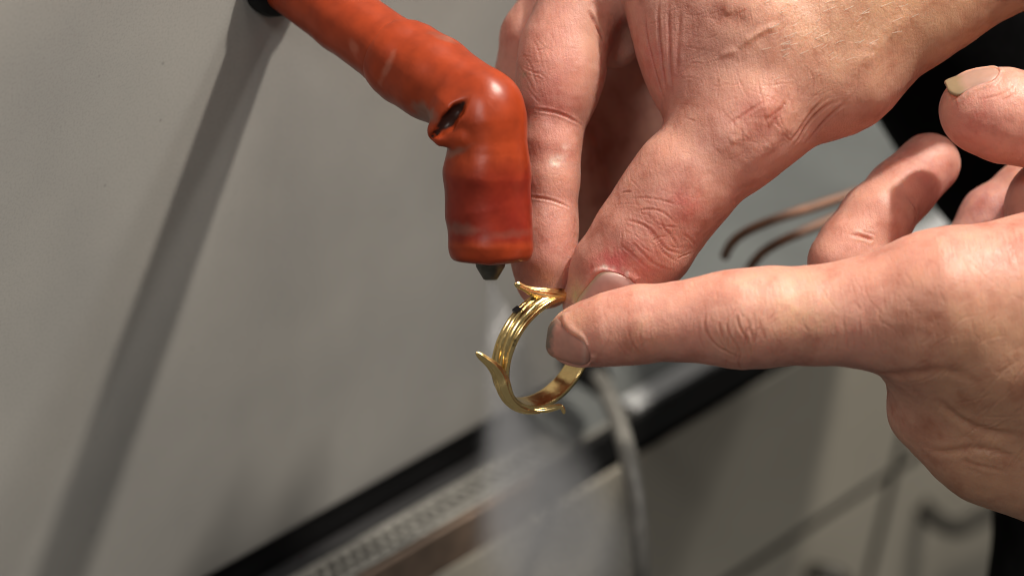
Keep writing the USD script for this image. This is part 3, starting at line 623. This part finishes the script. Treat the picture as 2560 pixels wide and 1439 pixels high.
hc.CreatePointsAttr(Vt.Vec3fArray.FromNumpy(np.array(cps, np.float32))); hc.CreateWidthsAttr([.00007]); hc.SetWidthsInterpolation('constant')
UsdShade.MaterialBindingAPI.Apply(hc.GetPrim()).Bind(m_hair)
# black garment: front of the torso and a sleeve over the upper wrist
G = Field([Q(2100, 0, 60)[0]-8, Q(0, -330, 60)[1], 12], [Q(3150, 0, 160)[0], Q(0, 1850, 160)[1], 250], 2.4)
def gchain(nodes, k=10.): G.chain(nodes, k)
gchain([(2560, -250, 120, 420), (2560, 50, 120, 410), (2720, 250, 120, 440), (2930, 560, 120, 420), (2960, 900, 120, 400), (2900, 1200, 110, 380), (2830, 1700, 100, 400)])
v, f = G.mesh(); v = smooth_mesh(v, f, 3); nn = vnormals(v, f)
v = v+nn*(2.5*(meshkit.fbm(v/22., 3, 3)-.5))[:, None]
obj('apron', (mm2w(v), f), m_cloth, pn, smooth=True)
sl = Field(Q(2330, -420, -40), Q(3000, 120, 60), 1.2)
sl.chain([(2500, -150, 8, 205), (2900, -430, 18, 300)], 2.)
v, f = sl.mesh(); v = smooth_mesh(v, f, 3); nn = vnormals(v, f); v = v+nn*(1.6*(meshkit.fbm(v/9., 3, 5)-.5))[:, None]
SLEEVE = False
if SLEEVE: obj('sleeve', (mm2w(v), f), m_cloth, pn, smooth=True)

# ------------------------------------------------------------------ gold ring
def rfr():
    mj = np.array([.495, -.869, 0]); mn = np.array([.869, .495, 0]); ct, st = .625, .78
    ax = np.array([mn[0]*st, mn[1]*st, -ct]); v2 = np.array([mn[0]*ct, mn[1]*ct, st])
    return mj, v2, ax
MJ, V2, AX = rfr(); RC = Q(1379, 884, 0); RI = 11.4
def rp(ang, s, rad): return RC+(MJ*np.cos(ang)[..., None]+V2*np.sin(ang)[..., None])*rad[..., None]+AX*s[..., None]
prof = []   # (s, r) around the section: outside with three ridges, then flat inside
WB = 4.4
def outer(s):
    u = -s/WB
    return RI+.68+.40*np.sin(np.pi*np.clip(u, 0, 1))**.6+.42*np.abs(np.cos(3*np.pi*u))**.7-.14
so = -WB*np.linspace(0, 1, 64); ro_ = outer(so)
prof = [(0., RI+.05), (0.06, RI+.3)]+list(zip(so, ro_))+[(-WB-.05, RI+.3), (-WB, RI+.05)]+[(-WB+WB*t, RI-.03*np.sin(np.pi*t)) for t in np.linspace(.04, .96, 10)]
prof = np.array(prof); NA = 300; ang = np.linspace(0, 2*np.pi, NA, endpoint=False)
AG, SS = np.meshgrid(ang, prof[:, 0], indexing='ij'); RR = np.tile(prof[:, 1], (NA, 1))
outm = np.zeros(len(prof)); outm[2:66] = 1
# ridges wander and thicken along the shank
RR = RR+outm*(.28*np.sin(AG*1.+2.2)*np.sin(np.pi*np.clip(-SS/WB, 0, 1)))
SSw = SS+outm*.25*np.sin(2*AG+.5)*np.sin(np.pi*np.clip(-SS/WB, 0, 1))
V = rp(AG, SSw, RR).reshape(-1, 3); V = V+(np.tile(outm, NA)*.05*(meshkit.fbm(V/.8, 3, 4)-.5))[:, None]*(V-RC)/12; npf = len(prof); Fs = []
for i in range(NA):
    a0 = i*npf+np.arange(npf); b0 = ((i+1) % NA)*npf+np.arange(npf); a1, b1 = np.roll(a0, -1), np.roll(b0, -1)
    Fs += [np.stack([a0, a1, b1], 1), np.stack([a0, b1, b0], 1)]
Fs = np.vstack(Fs)
tm = trimesh.Trimesh(V, Fs, process=False)
if tm.volume < 0: Fs = Fs[:, ::-1]
GOLD = np.array([.95, .71, .32])
def gcol(v):
    n = meshkit.fbm(v/.9, 4, 9); c = GOLD*(1+.25*(n-.5))[:, None]
    p = w2px(mm2w(v))
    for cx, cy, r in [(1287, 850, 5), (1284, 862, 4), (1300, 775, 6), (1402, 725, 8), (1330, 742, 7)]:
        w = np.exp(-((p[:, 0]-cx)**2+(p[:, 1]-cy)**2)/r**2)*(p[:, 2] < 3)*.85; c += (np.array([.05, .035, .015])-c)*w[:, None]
    return c
rg = thing('gold_ring', mm2w(RC), 'open gold ring with leaf shaped prongs held between thumb and finger', 'ring')
obj('band', (mm2w(V), Fs), m_gold, rg, smooth=True, col=gcol(V))
rt = cKDTree(w2px(mm2w(V))[:, :2]); rpv = w2px(mm2w(V))
def leaf(pts, ridge=.35, label=None):
    q = np.array([[a, b, dz, r] for a, b, dz, r in pts], float)
    q = spline(q, 40); c = np.array([Q(*k[:3]) for k in q]); r = np.maximum(q[:, 3], 2)/12.5
    t = np.gradient(c, axis=0); t /= np.linalg.norm(t, axis=1, keepdims=True)
    a = np.cross(t, [0, 0, 1.]); a /= np.linalg.norm(a, axis=1, keepdims=True); b = np.cross(t, a)
    th = np.arange(28)*2*np.pi/28; rad = 1-.30*np.exp(-((th-0.5*np.pi)/.22)**2)-.22*np.exp(-((th-0.5*np.pi-.85)/.2)**2)-.22*np.exp(-((th-0.5*np.pi+.85)/.2)**2)
    vv = (c[:, None]+r[:, None, None]*(np.cos(th)*rad)[None, :, None]*a[:, None]+.75*r[:, None, None]*(np.sin(th)*rad)[None, :, None]*b[:, None]).reshape(-1, 3)
    ff = []; m = 28
    for i in range(39):
        j = np.arange(m); k = (j+1) % m; ff += [np.stack([i*m+j, i*m+k, i*m+m+k], 1), np.stack([i*m+j, i*m+m+k, i*m+m+j], 1)]
    n0 = len(vv); vv = np.vstack([vv, c[:1], c[-1:]]); j = np.arange(m); k = (j+1) % m
    ff += [np.stack([np.full(m, n0), k, j], 1), np.stack([np.full(m, n0+1), n0-m+j, n0-m+k], 1)]; ff = np.vstack(ff)
    if trimesh.Trimesh(vv, ff, process=False).volume < 0: ff = ff[:, ::-1]
    return obj('leaf_prong', (mm2w(vv), ff), m_gold, rg, smooth=True, col=gcol(vv), label=label)
leaf([(1425, 744, -3, 8), (1395, 738, -4, 14), (1360, 734, -5.5, 16), (1325, 726, -7, 11), (1304, 716, -8, 8), (1291, 710, -8.5, 7), (1287, 708, -8.7, 3)], label='leaf prong at the top of the ring under the fingertip')
leaf([(1350, 1030, -3, 3), (1322, 1028, -5, 7), (1292, 1016, -7, 12), (1272, 996, -8.5, 16), (1260, 970, -9.4, 19), (1252, 945, -9.5, 19), (1235, 918, -10.5, 15), (1212, 898, -11.5, 10), (1196, 885, -12, 7), (1190, 880, -12.2, 3)], label='leaf prong curling out at the lower left of the ring')
leaf([(1335, 1024, -1, 5), (1365, 1022, -1, 9), (1390, 1017, -1, 8), (1404, 1017, -1, 6), (1409, 1027, -1, 5), (1411, 1034, -1, 2)], label='small hooked prong at the bottom of the ring')
st = trimesh.creation.box([.0014, .0013, .0012]); st.apply_transform(trimesh.geometry.align_vectors([0, 0, 1], (MJ*.5-V2*.87)@BASIS)); st.apply_translation(mm2w(Q(1293, 777, -7.2)))
obj('black_stone', st, m_stone, rg, smooth=False)

# ------------------------------------------------------------------ steam jet
sa, sb_ = P(1226, 698, -9), P(1415, 1500, 62); sd = sb_-sa; SL = np.linalg.norm(sd); sd /= SL
R0, R1 = .0017, .031
tt = np.linspace(0, 1, 30)
stv = tube(sa+sd*SL*tt[:, None], R0+(R1-R0)*tt, 36)
m_steam = mat('steam', {
    'g': ('geometry', {}), 'n': ('noise_texture', {'scale': 75., 'detail': 3, 'distortion': .5}),
    'q': ('vector_math', {'math_type': 'subtract', 'vector2': tuple(sa)}), 't': ('vector_math', {'math_type': 'dot_product', 'vector2': tuple(sd)}),
    'l': ('vector_math', {'math_type': 'length'}), 'l2': ('math', {'math_type': 'power', 'value2': 2.}), 't2': ('math', {'math_type': 'power', 'value2': 2.}),
    'r2': ('math', {'math_type': 'subtract'}), 'R': ('map_range', {'from_min': 0., 'from_max': SL, 'to_min': R0, 'to_max': R1}), 'R2': ('math', {'math_type': 'power', 'value2': 2.}),
    'x': ('math', {'math_type': 'divide'}), 'fo': ('map_range', {'range_type': 'smootherstep', 'from_min': -.25, 'from_max': .80, 'to_min': 1., 'to_max': 0., 'clamp': True}),
    'end': ('map_range', {'range_type': 'smoothstep', 'from_min': SL*.70, 'from_max': SL*.99, 'to_min': 1., 'to_max': 0., 'clamp': True}),
    'r': ('map_range', {'from_min': .3, 'from_max': .7, 'to_min': .6, 'to_max': 1.3, 'clamp': True}),
    'fo2': ('math', {'math_type': 'power', 'value2': 1.7}), 'm1': ('math', {'math_type': 'multiply'}), 'm2': ('math', {'math_type': 'multiply'}), 'd': ('math', {'math_type': 'multiply', 'value2': 88.}),
    'v': ('principled_volume', {'color': (.97, .97, .98), 'anisotropy': -.42})},
    [('g.position', 'n.vector'), ('n.fac', 'r.value'), ('g.position', 'q.vector1'), ('q.vector', 't.vector1'), ('q.vector', 'l.vector1'), ('l.value', 'l2.value1'), ('t.value', 't2.value1'),
     ('l2.value', 'r2.value1'), ('t2.value', 'r2.value2'), ('t.value', 'R.value'), ('R.result', 'R2.value1'), ('r2.value', 'x.value1'), ('R2.value', 'x.value2'), ('x.value', 'fo.value'),
     ('t.value', 'end.value'), ('fo.result', 'fo2.value1'), ('fo2.value', 'm1.value1'), ('end.result', 'm1.value2'), ('m1.value', 'm2.value1'), ('r.result', 'm2.value2'), ('m2.value', 'd.value1'), ('d.value', 'v.density')], surface=None, volume='v.volume')
so_ = obj('steam', stv, m_steam, None, smooth=True)
tag(so_, 'thin white steam jet blowing down from the nozzle past the ring', 'steam', kind='stuff')
